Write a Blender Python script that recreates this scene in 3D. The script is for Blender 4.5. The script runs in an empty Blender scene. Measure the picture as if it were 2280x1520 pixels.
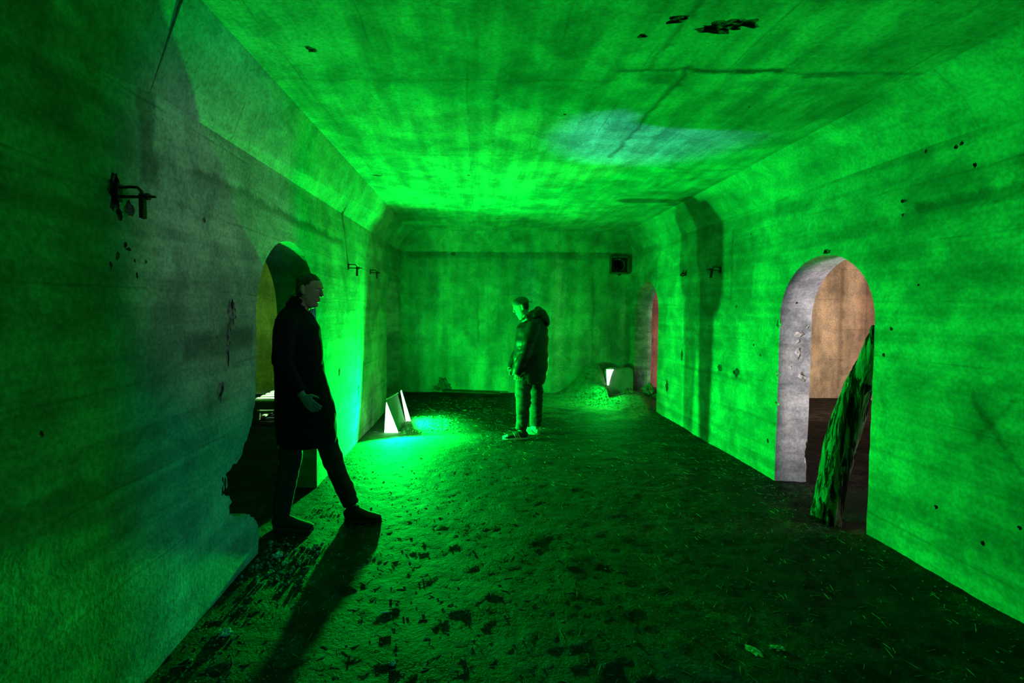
import bpy, bmesh, math, random
from mathutils import Vector, Matrix, noise
PI = math.pi
C = bpy.context.scene.collection
random.seed(7)

# ------------------------------------------------------------------ camera
cam_d = bpy.data.cameras.new('camera')
cam = bpy.data.objects.new('camera', cam_d)
C.objects.link(cam)
cam_d.sensor_width = 36.0
cam_d.lens = 1060 * 36 / 2280
cam_d.shift_x = 78 / 2280
cam_d.shift_y = -33 / 2280
cam_d.clip_start = 0.02
cam.matrix_world = (Matrix.Translation((0, 0, 1.63)) @ Matrix.Rotation(PI/2 - math.radians(2.3), 4, 'X')
                    @ Matrix.Rotation(math.radians(0.45), 4, 'Z'))
bpy.context.scene.camera = cam

# ------------------------------------------------------------------ world, lamps, exposure
sc = bpy.context.scene
w = bpy.data.worlds.new('world'); sc.world = w; w.use_nodes = True
w.node_tree.nodes['Background'].inputs[0].default_value = (0, 0, 0, 1)
w.node_tree.nodes['Background'].inputs[1].default_value = 0
sc.view_settings.view_transform = 'Standard'
sc.view_settings.look = 'None'
sc.view_settings.exposure = 0.0
sc.view_settings.gamma = 1.0
sc.view_settings.use_curve_mapping = False
sc.cycles.max_bounces = 5
sc.cycles.diffuse_bounces = 4
sc.cycles.glossy_bounces = 2
sc.cycles.caustics_reflective = False
sc.cycles.caustics_refractive = False

def lamp(name, kind, loc, power, color, size=0.1, aim=None, spot=None, blend=0.3, size_y=None, spread=None):
    d = bpy.data.lights.new(name, kind); d.energy = power; d.color = color
    if kind == 'AREA':
        d.size = size
        if size_y: d.shape = 'RECTANGLE'; d.size_y = size_y
        if spread: d.spread = math.radians(spread)
    else:
        d.shadow_soft_size = size
    if kind == 'SPOT':
        d.spot_size = math.radians(spot); d.spot_blend = blend
    o = bpy.data.objects.new(name, d); C.objects.link(o); o.location = loc
    if aim:
        v = Vector(aim) - Vector(loc); o.rotation_euler = v.to_track_quat('-Z', 'Y').to_euler()
    return o

GREEN = (0.0, 1.0, 0.052)
lamp('green_lamp', 'SPOT', (-1.03, 5.94, 0.27), 930, GREEN, 0.035, aim=(-.65, 5.11, 0.55), spot=176, blend=0.22)
lamp('green_lamp', 'SPOT', (-0.90, 6.30, 0.28), 330, GREEN, 0.03, aim=(.10, 6.60, 0.48), spot=172, blend=0.5)
lamp('green_lamp', 'AREA', (2.28, 8.28, 0.46), 26, GREEN, 0.12, aim=(1.6, 7.4, 0.3), size_y=0.25)
# unseen lamps in the rooms either side of the gallery, some of them added fills
tl = lamp('teal_lamp', 'SPOT', (-3.6, 3.85, 0.30), 1700, (0.12, 0.58, 1.0), 0.03, aim=(1.30, 3.88, 3.0), spot=9.6, blend=0.9)
tl.scale = (1.9, 1, 1)
lamp('amber_green_lamp', 'SPOT', (-2.6, 6.0, 1.2), 70, (0.26, 1.0, 0.03), 0.06, aim=(-4.4, 8.8, 1.6), spot=75, blend=.8)
lamp('pallet_lamp', 'SPOT', (-2.6, 6.9, 0.95), 240, (0.34, 1.0, 0.55), 0.06, aim=(-3.05, 7.2, 0.2), spot=75, blend=.5)
lamp('niche_lamp', 'POINT', (-2.3, 7.3, 1.4), 12, (0.0, 1.0, 0.08), 0.06)
lamp('cool_fill', 'POINT', (4.75, -0.30, 1.30), 140, (0.02, 0.50, 0.9), 0.08)  # added unseen fill that tints the left wall teal
lamp('pale_fill', 'SPOT', (4.75, -0.28, 1.25), 165, (1.0, 0.88, 0.85), 0.06, aim=(-1.42, 2.85, 2.0), spot=19, blend=1.0)  # added unseen spot, makes the pale patch on the left wall
lamp('lavender_lamp', 'SPOT', (3.45, 2.2, 1.35), 230, (1.0, 0.86, 1.0), 0.1, aim=(3.0, 4.48, 1.25), spot=66, blend=.6)
lamp('rose_rim_fill', 'POINT', (4.5, 3.45, 0.9), 20, (1.0, 0.72, 0.80), 0.06)  # added unseen fill for a pink rim on the log
lamp('warm_lamp', 'SPOT', (5.0, 5.3, 1.5), 430, (1.0, 0.66, 0.46), 0.12, aim=(5.7, 8.8, 1.2), spot=90, blend=.6)

# ------------------------------------------------------------------ helpers
def link(o, parent=None):
    C.objects.link(o)
    if parent is not None: o.parent = parent
    return o
def obj(name, bm, mat, parent=None, smooth=False):
    me = bpy.data.meshes.new(name)
    if bm is not None:
        bmesh.ops.recalc_face_normals(bm, faces=bm.faces)
        bm.to_mesh(me); bm.free()
    mats = mat if isinstance(mat, (list, tuple)) else [mat]
    for m in mats: me.materials.append(m)
    if smooth:
        for p in me.polygons: p.use_smooth = True
    return link(bpy.data.objects.new(name, me), parent)
def tag(o, label, cat, group=None, kind=None):
    o['label'] = label; o['category'] = cat
    if group: o['group'] = group
    if kind: o['kind'] = kind
    return o
def struct(o):
    o['kind'] = 'structure'; return o
def empty(name, loc, rz=0.0):
    o = bpy.data.objects.new(name, None); o.empty_display_size = .1
    C.objects.link(o); o.location = loc; o.rotation_euler = (0, 0, rz); return o
def box(bm, c, s, rot=None, jit=0.0):
    m = Matrix.Translation(c)
    if rot is not None: m = m @ rot
    vs = bmesh.ops.create_cube(bm, size=1, matrix=m @ Matrix.Diagonal((s[0], s[1], s[2], 1)))['verts']
    if jit:
        for v in vs: v.co += Vector((random.uniform(-jit, jit) for _ in range(3)))
    return vs
def limb(bm, pts, n=14, ref=(0, 1, 0), cap=True):
    """loft of elliptical rings: (x,y,z, half-width along ref, other half-width)"""
    P = [Vector(p[:3]) for p in pts]; rings = []; u = None
    for i, p in enumerate(P):
        t = (P[min(i+1, len(P)-1)] - P[max(i-1, 0)])
        if t.length < 1e-9: t = Vector((0, 0, 1))
        t.normalize(); r = Vector(ref)
        u = r - r.dot(t) * t
        if u.length < .05: u = Vector((1, 0, 0)) - t.x * t
        u.normalize(); v = t.cross(u)
        rings.append([bm.verts.new(p + u*math.cos(2*PI*k/n)*pts[i][3] + v*math.sin(2*PI*k/n)*pts[i][4]) for k in range(n)])
    for a, b in zip(rings, rings[1:]):
        for k in range(n): bm.faces.new((a[k], a[(k+1) % n], b[(k+1) % n], b[k]))
    if cap:
        bm.faces.new(rings[0][::-1]); bm.faces.new(rings[-1])
    return rings
def tube(bm, pts, r, n=8):
    limb(bm, [(*p, r, r) for p in pts], n)
def ball(bm, c, r, sub=2, rot=None, nz=0.0, fr=3.0, seed=0.0):
    m = Matrix.Translation(c)
    if rot is not None: m = m @ rot
    rr = r if isinstance(r, (tuple, list)) else (r, r, r)
    vs = bmesh.ops.create_icosphere(bm, subdivisions=sub, radius=1)['verts']
    for v in vs:
        k = 1 + nz * noise.noise(v.co * fr + Vector((seed, seed*1.7, -seed)))
        v.co = m @ Vector((v.co.x*rr[0]*k, v.co.y*rr[1]*k, v.co.z*rr[2]*k))
    return vs
def remesh(bm, voxel, smooth=2, fold=None):
    """union of the lofts in bm as one continuous skin -> new mesh datablock"""
    me = bpy.data.meshes.new('tmp'); bmesh.ops.recalc_face_normals(bm, faces=bm.faces); bm.to_mesh(me); bm.free()
    o = bpy.data.objects.new('tmp', me); C.objects.link(o)
    m = o.modifiers.new('r', 'REMESH'); m.mode = 'VOXEL'; m.voxel_size = voxel
    s = o.modifiers.new('s', 'SMOOTH'); s.iterations = smooth; s.factor = .5
    dg = bpy.context.evaluated_depsgraph_get()
    out = bpy.data.meshes.new_from_object(o.evaluated_get(dg))
    bpy.data.objects.remove(o); bpy.data.meshes.remove(me)
    if fold:
        amp, fx, fz = fold
        ns = [v.normal.copy() for v in out.vertices]
        for v, nn in zip(out.vertices, ns):
            q = Vector((v.co.x*fx + 2*v.co.z, v.co.y*fx, v.co.z*fz))
            d = noise.noise(q) + .5*noise.noise(q*2.3)
            v.co += nn * amp * (abs(d)*2 - .35)
    for p in out.polygons: p.use_smooth = True
    return out
def mobj(name, me, mat, parent):
    me.name = name; me.materials.clear(); me.materials.append(mat)
    return link(bpy.data.objects.new(name, me), parent)

# ------------------------------------------------------------------ materials
class NT:
    def __init__(s, name, rough=.85, spec=.3):
        s.m = bpy.data.materials.new(name); s.m.use_nodes = True; s.t = s.m.node_tree
        s.b = s.t.nodes['Principled BSDF']; s.b.inputs['Roughness'].default_value = rough
        s.b.inputs['Specular IOR Level'].default_value = spec
        s.co = s.t.nodes.new('ShaderNodeTexCoord').outputs['Object']
    def lk(s, a, b):
        if isinstance(a, (int, float)): b.default_value = a
        elif isinstance(a, (tuple, list)): b.default_value = (*a, 1) if len(a) == 3 and b.type == 'RGBA' else a
        else: s.t.links.new(a, b)
    def n(s, ty): return s.t.nodes.new('ShaderNode' + ty)
    def map(s, sc, loc=(0, 0, 0), rot=(0, 0, 0)):
        x = s.n('Mapping'); s.lk(s.co, x.inputs[0]); x.inputs[1].default_value = loc; x.inputs[2].default_value = rot
        x.inputs[3].default_value = sc; return x.outputs[0]
    def noise(s, v, scale, det=5, rough=.6, dist=0):
        x = s.n('TexNoise'); s.lk(v, x.inputs['Vector']); x.inputs['Scale'].default_value = scale
        x.inputs['Detail'].default_value = det; x.inputs['Roughness'].default_value = rough
        x.inputs['Distortion'].default_value = dist; return x.outputs[0]
    def ma(s, op, a, b=0.0, c=0.0, clamp=False):
        x = s.n('Math'); x.operation = op; x.use_clamp = clamp
        for i, q in enumerate((a, b, c)): s.lk(q, x.inputs[i])
        return x.outputs[0]
    def ramp(s, v, a, b, lo=0.0, hi=1.0):
        x = s.n('MapRange'); x.interpolation_type = 'SMOOTHSTEP'; s.lk(v, x.inputs[0])
        for i, q in zip((1, 2, 3, 4), (a, b, lo, hi)): x.inputs[i].default_value = q
        return x.outputs[0]
    def mix(s, f, a, b):
        x = s.n('Mix'); x.data_type = 'RGBA'; s.lk(f, x.inputs[0]); s.lk(a, x.inputs[6]); s.lk(b, x.inputs[7]); return x.outputs[2]
    def scale(s, col, f):
        x = s.n('VectorMath'); x.operation = 'SCALE'; s.lk(col, x.inputs[0]); s.lk(f, x.inputs[3]); return x.outputs[0]
    def xyz(s):
        x = s.n('SeparateXYZ'); s.lk(s.co, x.inputs[0]); return x.outputs
    def fin(s, col, h=None, dist=.01, strength=1.0):
        s.lk(col, s.b.inputs['Base Color'])
        if h is not None:
            b = s.n('Bump'); b.inputs['Distance'].default_value = dist; b.inputs['Strength'].default_value = strength
            s.lk(h, b.inputs['Height']); s.lk(b.outputs[0], s.b.inputs['Normal'])
        return s.m

def concrete(name, base, streak, line_axis, period, off=0.0, stains_shade=(), contrast=1.0, drip=False, pits=True, tint=(.44, .41, .35)):
    """board-marked concrete: blotches, board grain along the boards, broken joint lines and
    individually placed dark marks and painted shade. stains = (axis, centre, half width, axis2, from, to, strength)"""
    t = NT(name, .88, .25); X = t.xyz()
    blot = t.noise(t.map((1, 1, 1)), .9, 4, .66, .3)
    blot2 = t.noise(t.map((1, 1, 1), (7, 3, 1)), 3.3, 5, .68, .4)
    grain = t.noise(t.map(streak), 1.0, 4, .62)
    fine = t.noise(t.map((1, 1, 1)), 45, 2, .7)
    warp = t.ma('MULTIPLY', t.ma('SUBTRACT', t.noise(t.map((1, 1, 1), (2, 9, 4)), 2.5, 1), .5), .035)
    q = t.ma('ADD', t.ma('ADD', X[line_axis], off), warp)
    fr = t.ma('ABSOLUTE', t.ma('SUBTRACT', t.ma('PINGPONG', q, period/2), period/4))   # 0 on the joint lines
    line = t.ramp(fr, .0015, .009, 1, 0)
    line = t.ma('MULTIPLY', line, t.ramp(t.noise(t.map((1.0, 1.0, 1.0), (5, 1, 8)), 2.1, 2), .44, .60))
    pit = t.n('TexVoronoi'); t.lk(t.co, pit.inputs['Vector']); pit.inputs['Scale'].default_value = 17
    pitm = t.ma('MULTIPLY', t.ramp(pit.outputs['Distance'], .05, .15, 1, 0),
                t.ramp(blot, .50, .60))
    f = t.ma('MULTIPLY', t.ramp(blot, .32, .66, 1 - .40*contrast, 1.12), t.ramp(blot2, .36, .62, 1 - .30*contrast, 1.12))
    f = t.ma('MULTIPLY', f, t.ramp(grain, .36, .64, 1 - .26*contrast, 1.12))
    f = t.ma('MULTIPLY', f, t.ramp(fine, .34, .66, .80, 1.14))
    f = t.ma('MULTIPLY', f, t.ma('SUBTRACT', 1.0, t.ma('MULTIPLY', line, .30)))
    f = t.ma('MULTIPLY', f, t.ma('SUBTRACT', 1.0, t.ma('MULTIPLY', pitm, .5)))
    if drip:
        d = t.noise(t.map((4, 4, .3), (3, 0, 0)), 1.0, 4, .55)
        f = t.ma('MULTIPLY', f, t.ramp(d, .34, .6, .76, 1.04))
    rag = t.ma('MULTIPLY', t.ma('SUBTRACT', blot2, .5), .16)
    def along(a):
        if isinstance(a, int): return X[a]
        return t.ma('ADD', t.ma('MULTIPLY', X[1], a[0]), t.ma('MULTIPLY', X[2], a[1]))
    for (ax, c, hw, ax2, lo, hi, k) in stains_shade:
        d1 = t.ma('SUBTRACT', t.ma('ABSOLUTE', t.ma('SUBTRACT', t.ma('ADD', along(ax), rag), c)), hw)
        mid, half = (lo+hi)/2, (hi-lo)/2
        d2 = t.ma('SUBTRACT', t.ma('ABSOLUTE', t.ma('SUBTRACT', t.ma('ADD', along(ax2), rag), mid)), half)
        mk = t.ramp(t.ma('MAXIMUM', d1, d2), -.02, .03, k, 0)
        f = t.ma('MULTIPLY', f, t.ma('SUBTRACT', 1.0, mk))
    col = t.scale(t.mix(t.ramp(blot2, .35, .7), base, tint), f)
    h = t.ma('ADD', t.ma('MULTIPLY', fine, .25), t.ma('ADD', t.ma('MULTIPLY', grain, .5), t.ma('MULTIPLY', blot2, .7)))
    return t.fin(col, h, .012, .8)

BASE = (.40, .39, .355)
m_wl = concrete('concrete_left', BASE, (3, .5, 9), 2, .80, .10, contrast=.9,
                stains_shade=((2, 2.30, .02, 1, 2.4, 5.0, .5), (2, 1.42, .06, 1, 2.3, 3.0, .45), (2, .95, .03, 1, 1.0, 2.6, .3), (1, 2.08, .05, 2, 2.15, 2.6, .5)))
m_wr = concrete('concrete_right', BASE, (3, .5, 9), 2, .76, .02,
                stains_shade=((2, 2.28, .03, 1, 2.3, 3.1, .5), (2, .92, .05, 1, 4.9, 5.3, .35), (2, .86, .02, 1, 5.0, 6.6, .3),
                        (1, 5.35, .012, 2, 1.7, 2.5, .4), ((.817, -.576), 1.557, .006, (.576, .817), 2.066, 2.531, .5), ((.853, .522), 2.750, .006, (.522, -.853), .321, .665, .5), (2, 1.02, .03, 1, 2.60, 2.66, .35)))
m_ce = concrete('concrete_ceiling', BASE, (7, .6, 3), 0, 1.0, .32, contrast=1.0,
                stains_shade=((1, 2.79, .008, 0, .8, 1.25, .7), (1, 2.80, .022, 0, 1.25, 1.75, .75), (1, 2.81, .008, 0, 1.5, 2.6, .5),
                        (0, 1.20, .012, 1, 2.75, 4.4, .62), (0, .97, .012, 1, 1.9, 2.8, .5), (1, 2.84, .025, 0, 1.9, 2.2, .5),
                        (0, 1.05, .10, 1, 2.83, 2.95, .4), (0, .1, .01, 1, 3.0, 4.0, .3), (1, 2.93, .004, 0, -1.3, .8, .35), (1, 4.35, .01, 0, -1.2, .3, .25)))
m_bk = concrete('concrete_back', (.40, .40, .36), (5, 5, .8), 2, 1.3, .4, drip=True, contrast=.8,
                stains_shade=((0, .02, .012, 2, 1.0, 2.0, .4), (0, 2.15, .02, 2, .6, 2.3, .3), (2, 2.6, .05, 0, -1.3, 2.8, .35)))  # last band paints the shadow line under the back beam
m_ch = concrete('concrete_haunch', (.40, .39, .355), (6, .7, 4), 1, 2.6, .5, contrast=.8)
m_side = concrete('concrete_side_room', (.62, .52, .42), (4, 4, 1.1), 2, 1.1, .1, drip=True, contrast=.8, tint=(.66, .5, .36),
                  stains_shade=((0, 6.72, .03, 2, .2, 2.4, .35),))
m_red = concrete('red_lit_wall', (.55, .24, .17), (3, 3, 2), 2, 1.5, .1, contrast=.9, tint=(.45, .2, .13))  # warm red light put into the wall colour

def plain(name, col, rough=.7, nsc=20, amt=.35, bump=.004, spec=.3, metal=0.0, stretch=(1, 1, 1)):
    t = NT(name, rough, spec); t.b.inputs['Metallic'].default_value = metal
    nz = t.noise(t.map(stretch), nsc, 5, .6)
    return t.fin(t.scale(t.mix(0.0, col, col), t.ramp(nz, .3, .7, 1-amt, 1+amt*.6)), nz, bump, .7)
def soil():
    t = NT('trodden_earth', .75, .22)
    a = t.noise(t.map((1, 1, 1)), 1.3, 5, .7, .4); b = t.noise(t.map((1, 1, 1), (3, 3, 0)), 6, 7, .74, .9); c = t.noise(t.map((1, 1, 1)), 48, 3, .75)
    vo = t.n('TexVoronoi'); t.lk(t.co, vo.inputs['Vector']); vo.inputs['Scale'].default_value = 48
    sp = t.ma('MULTIPLY', t.ramp(vo.outputs['Distance'], .10, .2, 1, 0), t.ramp(a, .50, .6))
    col = t.mix(t.ramp(a, .38, .64), (.004, .0038, .003), (.030, .028, .021))
    col = t.scale(col, t.ma('MULTIPLY', t.ramp(b, .42, .62, .14, 1.7), t.ramp(c, .35, .65, .35, 1.5)))
    col = t.mix(t.ma('MULTIPLY', sp, .8), col, (.35, .34, .3))
    X = t.xyz()
    # pale dry sand and straw swept towards the far end of the gallery
    edge = t.ma('ADD', X[1], t.ma('MULTIPLY', t.ma('SUBTRACT', a, .5), 3.0))
    pale = t.ma('MULTIPLY', t.ma('MULTIPLY', t.ramp(edge, 6.9, 7.8), t.ramp(X[0], .4, 1.5)), t.ramp(X[0], 3.1, 3.4, 1, 0))
    col = t.mix(t.ma('MULTIPLY', pale, t.ramp(b, .3, .6, .35, 1)), col, (.26, .25, .20))
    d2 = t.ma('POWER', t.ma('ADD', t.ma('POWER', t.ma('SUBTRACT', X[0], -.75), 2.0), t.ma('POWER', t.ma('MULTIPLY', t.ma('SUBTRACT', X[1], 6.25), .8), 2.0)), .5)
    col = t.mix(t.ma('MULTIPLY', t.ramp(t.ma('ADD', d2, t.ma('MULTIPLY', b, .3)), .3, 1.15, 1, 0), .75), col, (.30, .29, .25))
    h = t.ma('ADD', t.ma('MULTIPLY', b, 1.0), t.ma('MULTIPLY', c, .45))
    return t.fin(col, h, .024, .9)
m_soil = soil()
m_rock = plain('broken_concrete', (.22, .21, .18), .9, 14, .5, .02)
m_spall_shade = plain('spall_and_pit_shade', (.10, .10, .09), .9, 40, .8, .03)  # dark tone also stands in for shade inside the pits
m_chip = plain('fresh_broken_concrete', (.60, .55, .47), .95, 30, .5, .02)
m_iron = plain('rusty_iron', (.045, .03, .022), .75, 40, .5, .003, metal=.3)
m_straw = plain('dry_straw', (.40, .36, .24), .8, 30, .3)
m_wood = plain('pallet_wood', (.55, .46, .30), .75, 6, .35, .004, stretch=(.8, 7, 7))
m_black = plain('black_cloth', (.012, .012, .013), .8, 60, .3, .001, spec=.35)
m_coat = plain('dark_wool_coat', (.006, .007, .009), .95, 80, .3, .001, spec=.1)
m_jack = plain('black_nylon_jacket', (.008, .008, .009), .5, 50, .3, .001, spec=.5)
m_jean = plain('grey_trousers', (.055, .055, .053), .8, 60, .3, .001)
m_skin = plain('skin', (.58, .38, .29), .5, 30, .12, .0008)
m_skin_dim = plain('dimmed_skin', (.26, .165, .11), .6, 30, .12, .0008)  # skin colour darkened to imitate the dim light on the walker
m_hair = plain('dark_hair', (.02, .016, .012), .6, 90, .5, .002, stretch=(1, 1, .2))
m_beard = plain('pale_beard', (.50, .44, .37), .7, 90, .4, .003)
m_cap = plain('cap_cloth', (.10, .10, .10), .6, 60, .3, .001)
m_shoe = plain('dark_shoe_suede', (.035, .035, .035), .6, 40, .3, .001)
m_white = plain('white_rubber', (.72, .72, .70), .5, 40, .1, .0005)
m_eye = plain('eye_white', (.34, .34, .33), .3, 10, .05, .0)
m_board = plain('dark_painted_board', (.07, .075, .07), .55, 15, .3, .001)
m_slab = plain('smooth_cast_slab', (.30, .30, .28), .6, 6, .3, .001)
m_vent = plain('vent_metal', (.16, .16, .15), .45, 30, .4, .002, metal=.5)
m_duct = plain('black_duct', (.008, .008, .008), .8, 30, .3, .001)  # near-black colour of the duct throat
m_paper = plain('cigarette_paper', (.85, .84, .8), .7, 40, .05, .0005)
m_filter = plain('cigarette_filter', (.5, .3, .12), .8, 80, .2, .0005)
def glow(name, col, st):
    t = NT(name, .5); t.b.inputs['Base Color'].default_value = (.8, .8, .8, 1)
    t.b.inputs['Emission Color'].default_value = (*col, 1); t.b.inputs['Emission Strength'].default_value = st
    return t.m
m_glow = glow('lamp_lens', (.32, 1.0, .42), 5.0)
def bark():
    t = NT('weathered_log', .95, .05)
    a = t.noise(t.map((30, 30, 3)), 1.0, 5, .7, .4); b = t.noise(t.map((1, 1, .3)), 25, 5, .7)
    X = t.noise(t.map((20, 20, 2.2), (4, 2, 0)), 1.0, 5, .7, .8)
    crack = t.ramp(X, .50, .55, 1, .06)
    f = t.ma('MULTIPLY', t.ma('MULTIPLY', t.ramp(a, .35, .65, .45, 1.1), crack), t.ramp(b, .3, .7, .7, 1.1))
    return t.fin(t.scale(t.mix(0.0, (.40, .36, .30), (0, 0, 0)), f), t.ma('ADD', t.ma('MULTIPLY', a, .8), t.ma('MULTIPLY', crack, .8)), .05, 1)
m_log = bark()

# ------------------------------------------------------------------ room shell
XL, XR, YB, ZC = -1.42, 2.85, 8.8, 3.0
TL, TR = .345, .30
def arch_pts(y0, y1, zs=1.56, rough=.004, near=None):
    """outline of a doorway from the near jamb's foot to the far jamb's foot"""
    r = (y1-y0)/2; yc = (y0+y1)/2; pts = []
    nz = lambda: random.uniform(-rough, rough)
    if near: pts += near
    else:
        z = 0.0
        while z < zs: pts.append((y0+nz(), z)); z += random.uniform(.05, .12)
    for k in range(0, 25):
        a = PI - PI*k/24
        pts.append((yc + math.cos(a)*(r+nz()*.5), zs + math.sin(a)*(r*.98+nz()*.5)))
    z = zs - .05; tail = []
    while z > .01: tail.append((y1+nz(), z)); z -= random.uniform(.05, .12)
    return pts + tail + [(y1, 0.0)]
ZB = -.35
def wall_mesh(x0, x1, ya, yb, zt, arches, near_map={}):
    out = [(ya, ZB)]
    for i, (y0, y1) in enumerate(arches):
        p = arch_pts(y0, y1, near=near_map.get(i))
        out += [(p[0][0], ZB)] + p[0 if p[0][1] > ZB else 1:] + [(y1, ZB)]
    out += [(yb, ZB), (yb, zt), (ya, zt)]
    bm = bmesh.new()
    vs = [bm.verts.new((x0, y, z)) for y, z in out]
    es = [bm.edges.new((vs[i], vs[(i+1) % len(vs)])) for i in range(len(vs))]
    bmesh.ops.triangle_fill(bm, use_beauty=True, edges=es)
    r = bmesh.ops.extrude_face_region(bm, geom=bm.faces[:])
    for g in r['geom']:
        if isinstance(g, bmesh.types.BMVert): g.co.x = x1
    return bm
def cut(o, pits, mat):
    """carve real hollows out of o"""
    bm = bmesh.new()
    for i, (c, r) in enumerate(pits):
        ball(bm, c, r, 3 if max(r) > .06 else 2, nz=.85, fr=2.6, seed=i*3.1)
    k = obj('cutter', bm, mat)
    o.data.materials.append(mat)
    m = o.modifiers.new('b', 'BOOLEAN'); m.operation = 'DIFFERENCE'; m.object = k; m.solver = 'EXACT'; m.use_self = True
    try: m.material_mode = 'TRANSFER'
    except Exception: pass
    dg = bpy.context.evaluated_depsgraph_get()
    me = bpy.data.meshes.new_from_object(o.evaluated_get(dg))
    o.modifiers.remove(m)
    if len(me.polygons) > 50: o.data = me
    bpy.data.objects.remove(k)

near1 = [(3.055, 0.0), (3.045, .10), (3.03, .2), (2.98, .27), (2.90, .33), (2.80, .36), (2.74, .42), (2.72, .50), (2.68, .58), (2.67, .66),
         (2.73, .69), (2.80, .71), (2.87, .74), (2.93, .82), (2.99, .90), (3.02, .98), (3.045, 1.1), (3.055, 1.25), (3.06, 1.4), (3.062, 1.5)]
RJ = random.Random(5)
def jag(p, lv=3, a=.16):
    for _ in range(lv):
        q = []
        for u, v in zip(p, p[1:]):
            d = math.hypot(v[0]-u[0], v[1]-u[1]); k = RJ.uniform(-a, a)*d
            q += [u, ((u[0]+v[0])/2 + k*(v[1]-u[1])/max(d, 1e-6), (u[1]+v[1])/2 - k*(v[0]-u[0])/max(d, 1e-6))]
        p = q + [p[-1]]
    return p
near1 = [(3.055, 0.0)] + jag([(3.05, .02), (3.065, .17), (3.03, .24), (2.96, .29), (2.90, .34), (2.80, .345), (2.74, .40), (2.725, .50), (2.675, .58), (2.665, .67),
         (2.74, .70), (2.86, .73), (2.93, .82), (2.99, .90), (3.03, 1.0)]) + [(3.045, 1.1), (3.055, 1.25), (3.06, 1.4), (3.062, 1.5)]
wl = struct(obj('wall_left', wall_mesh(XL, XL-TL, -2.0, YB+.05, ZC+.3, [(3.06, 4.20), (7.48, 8.57)], {0: near1}), m_wl))
wr = struct(obj('wall_right', wall_mesh(XR, XR+TR, -2.0, YB+.05, ZC+.3, [(.30, .95), (3.41, 4.48), (7.48, 8.57)]), m_wr))  # first doorway is out of view, added to let the fills through
RND = random.Random(3)
lp = [((XL, 1.88, 2.065), (.030, .035, .07)), ((XL, 1.955, 2.02), (.02, .03, .03)), ((XL, 1.90, 1.99), (.02, .02, .02)),
      ((XL, 2.75, 1.58), (.03, .05, .08)), ((XL, 2.715, 1.47), (.025, .03, .07)), ((XL, 2.70, 1.36), (.02, .025, .06)),
      ((XL, 2.63, 1.16), (.025, .045, .055)), ((XL, 1.933, 1.871), (.012, .01, .014)), ((XL, 1.950, 1.855), (.012, .012, .010)),
      ((XL, 1.888, 1.822), (.008, .012, .02)), ((XL, 1.852, 1.783), (.008, .008, .018)), ((XL, 1.981, 1.813), (.008, .007, .008)),
      ((XL, 2.048, 1.814), (.008, .008, .008)), ((XL, 1.993, 1.749), (.008, .007, .018)), ((XL, 1.54, 1.208), (.008, .01, .01)),
      ((XL, 2.49, 2.072), (.012, .015, .02)), ((XL, 4.9, .95), (.012, .03, .05)), ((XL, 5.7, .62), (.02, .04, .08)),
      ((XL, 8.25, 1.95), (.02, .06, .05)), ((XL, 7.1, 1.2), (.015, .03, .03)),
      ((XL-.17, 2.66, .60), (.22, .05, .10)), ((XL-.1, 2.74, .46), (.16, .06, .07))]
cut(wl, [q for q in lp if 1.87 < q[0][1] < 2.1 or q[0][1] < 1.87], m_spall_shade)
cut(wl, [q for q in lp if q[0][1] >= 2.1], m_rock)
rp = [((XR, y, z), (.014, r, r*1.1)) for (y, z, r) in
      [(2.882, 2.61, .013), (2.849, 2.62, .012), (3.074, 2.648, .010), (2.77, 2.47, .013), (3.209, 2.364, .013), (3.23, 2.365, .014), (3.222, 2.274, .010),
       (3.271, 1.506, .013), (3.323, 1.321, .012), (3.085, 1.796, .009), (5.236, 1.664, .014), (5.829, 1.429, .013), (4.891, 1.266, .014), (4.77, 1.176, .012), (4.05, .62, .015),
       (2.45, .50, .012), (2.62, .33, .014), (2.9, .42, .012), (5.3, 2.35, .010), (5.0, 2.42, .009), (4.6, .35, .02)]]
rp += [((XR, 7.08, .46), (.02, .05, .10)), ((XR, 5.55, .95), (.012, .05, .04)), ((XR, 5.2, .93), (.012, .06, .05)), ((XR, 4.5, 1.50), (.03, .03, .04)), ((XR, 3.9, 2.11), (.03, .05, .02)),
       ((XR, 6.6, 1.0), (.012, .03, .09)), ((XR, 4.49, 1.02), (.02, .02, .03)), ((XR, 4.49, .74), (.02, .02, .02)),
       ((3.038, 4.48, 1.405), (.045, .03, .035)), ((3.03, 4.48, 1.33), (.02, .02, .025)), ((3.036, 4.48, 1.228), (.030, .025, .060)), ((3.078, 4.48, 1.002), (.045, .035, .045)),
       ((3.107, 4.48, 1.476), (.02, .02, .02)), ((2.975, 4.48, 1.09), (.008, .012, .022)), ((2.99, 4.48, 1.70), (.03, .02, .03)), ((3.15, 4.48, .28), (.02, .03, .12))]
cut(wr, rp, m_chip)
for me_o, dark in ((wr, m_spall_shade),):
    me_o.data.materials.append(dark)
    for p in me_o.data.polygons:           # the small bolt holes in the wall face are coloured dark inside to stand for their shade, the chips in the reveal are fresh
        if p.material_index == 1 and p.center.x < XR+.045 and p.center.y not in (4.48,) and not (4.35 < p.center.y < 4.60):
            p.material_index = len(me_o.data.materials)-1

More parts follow.
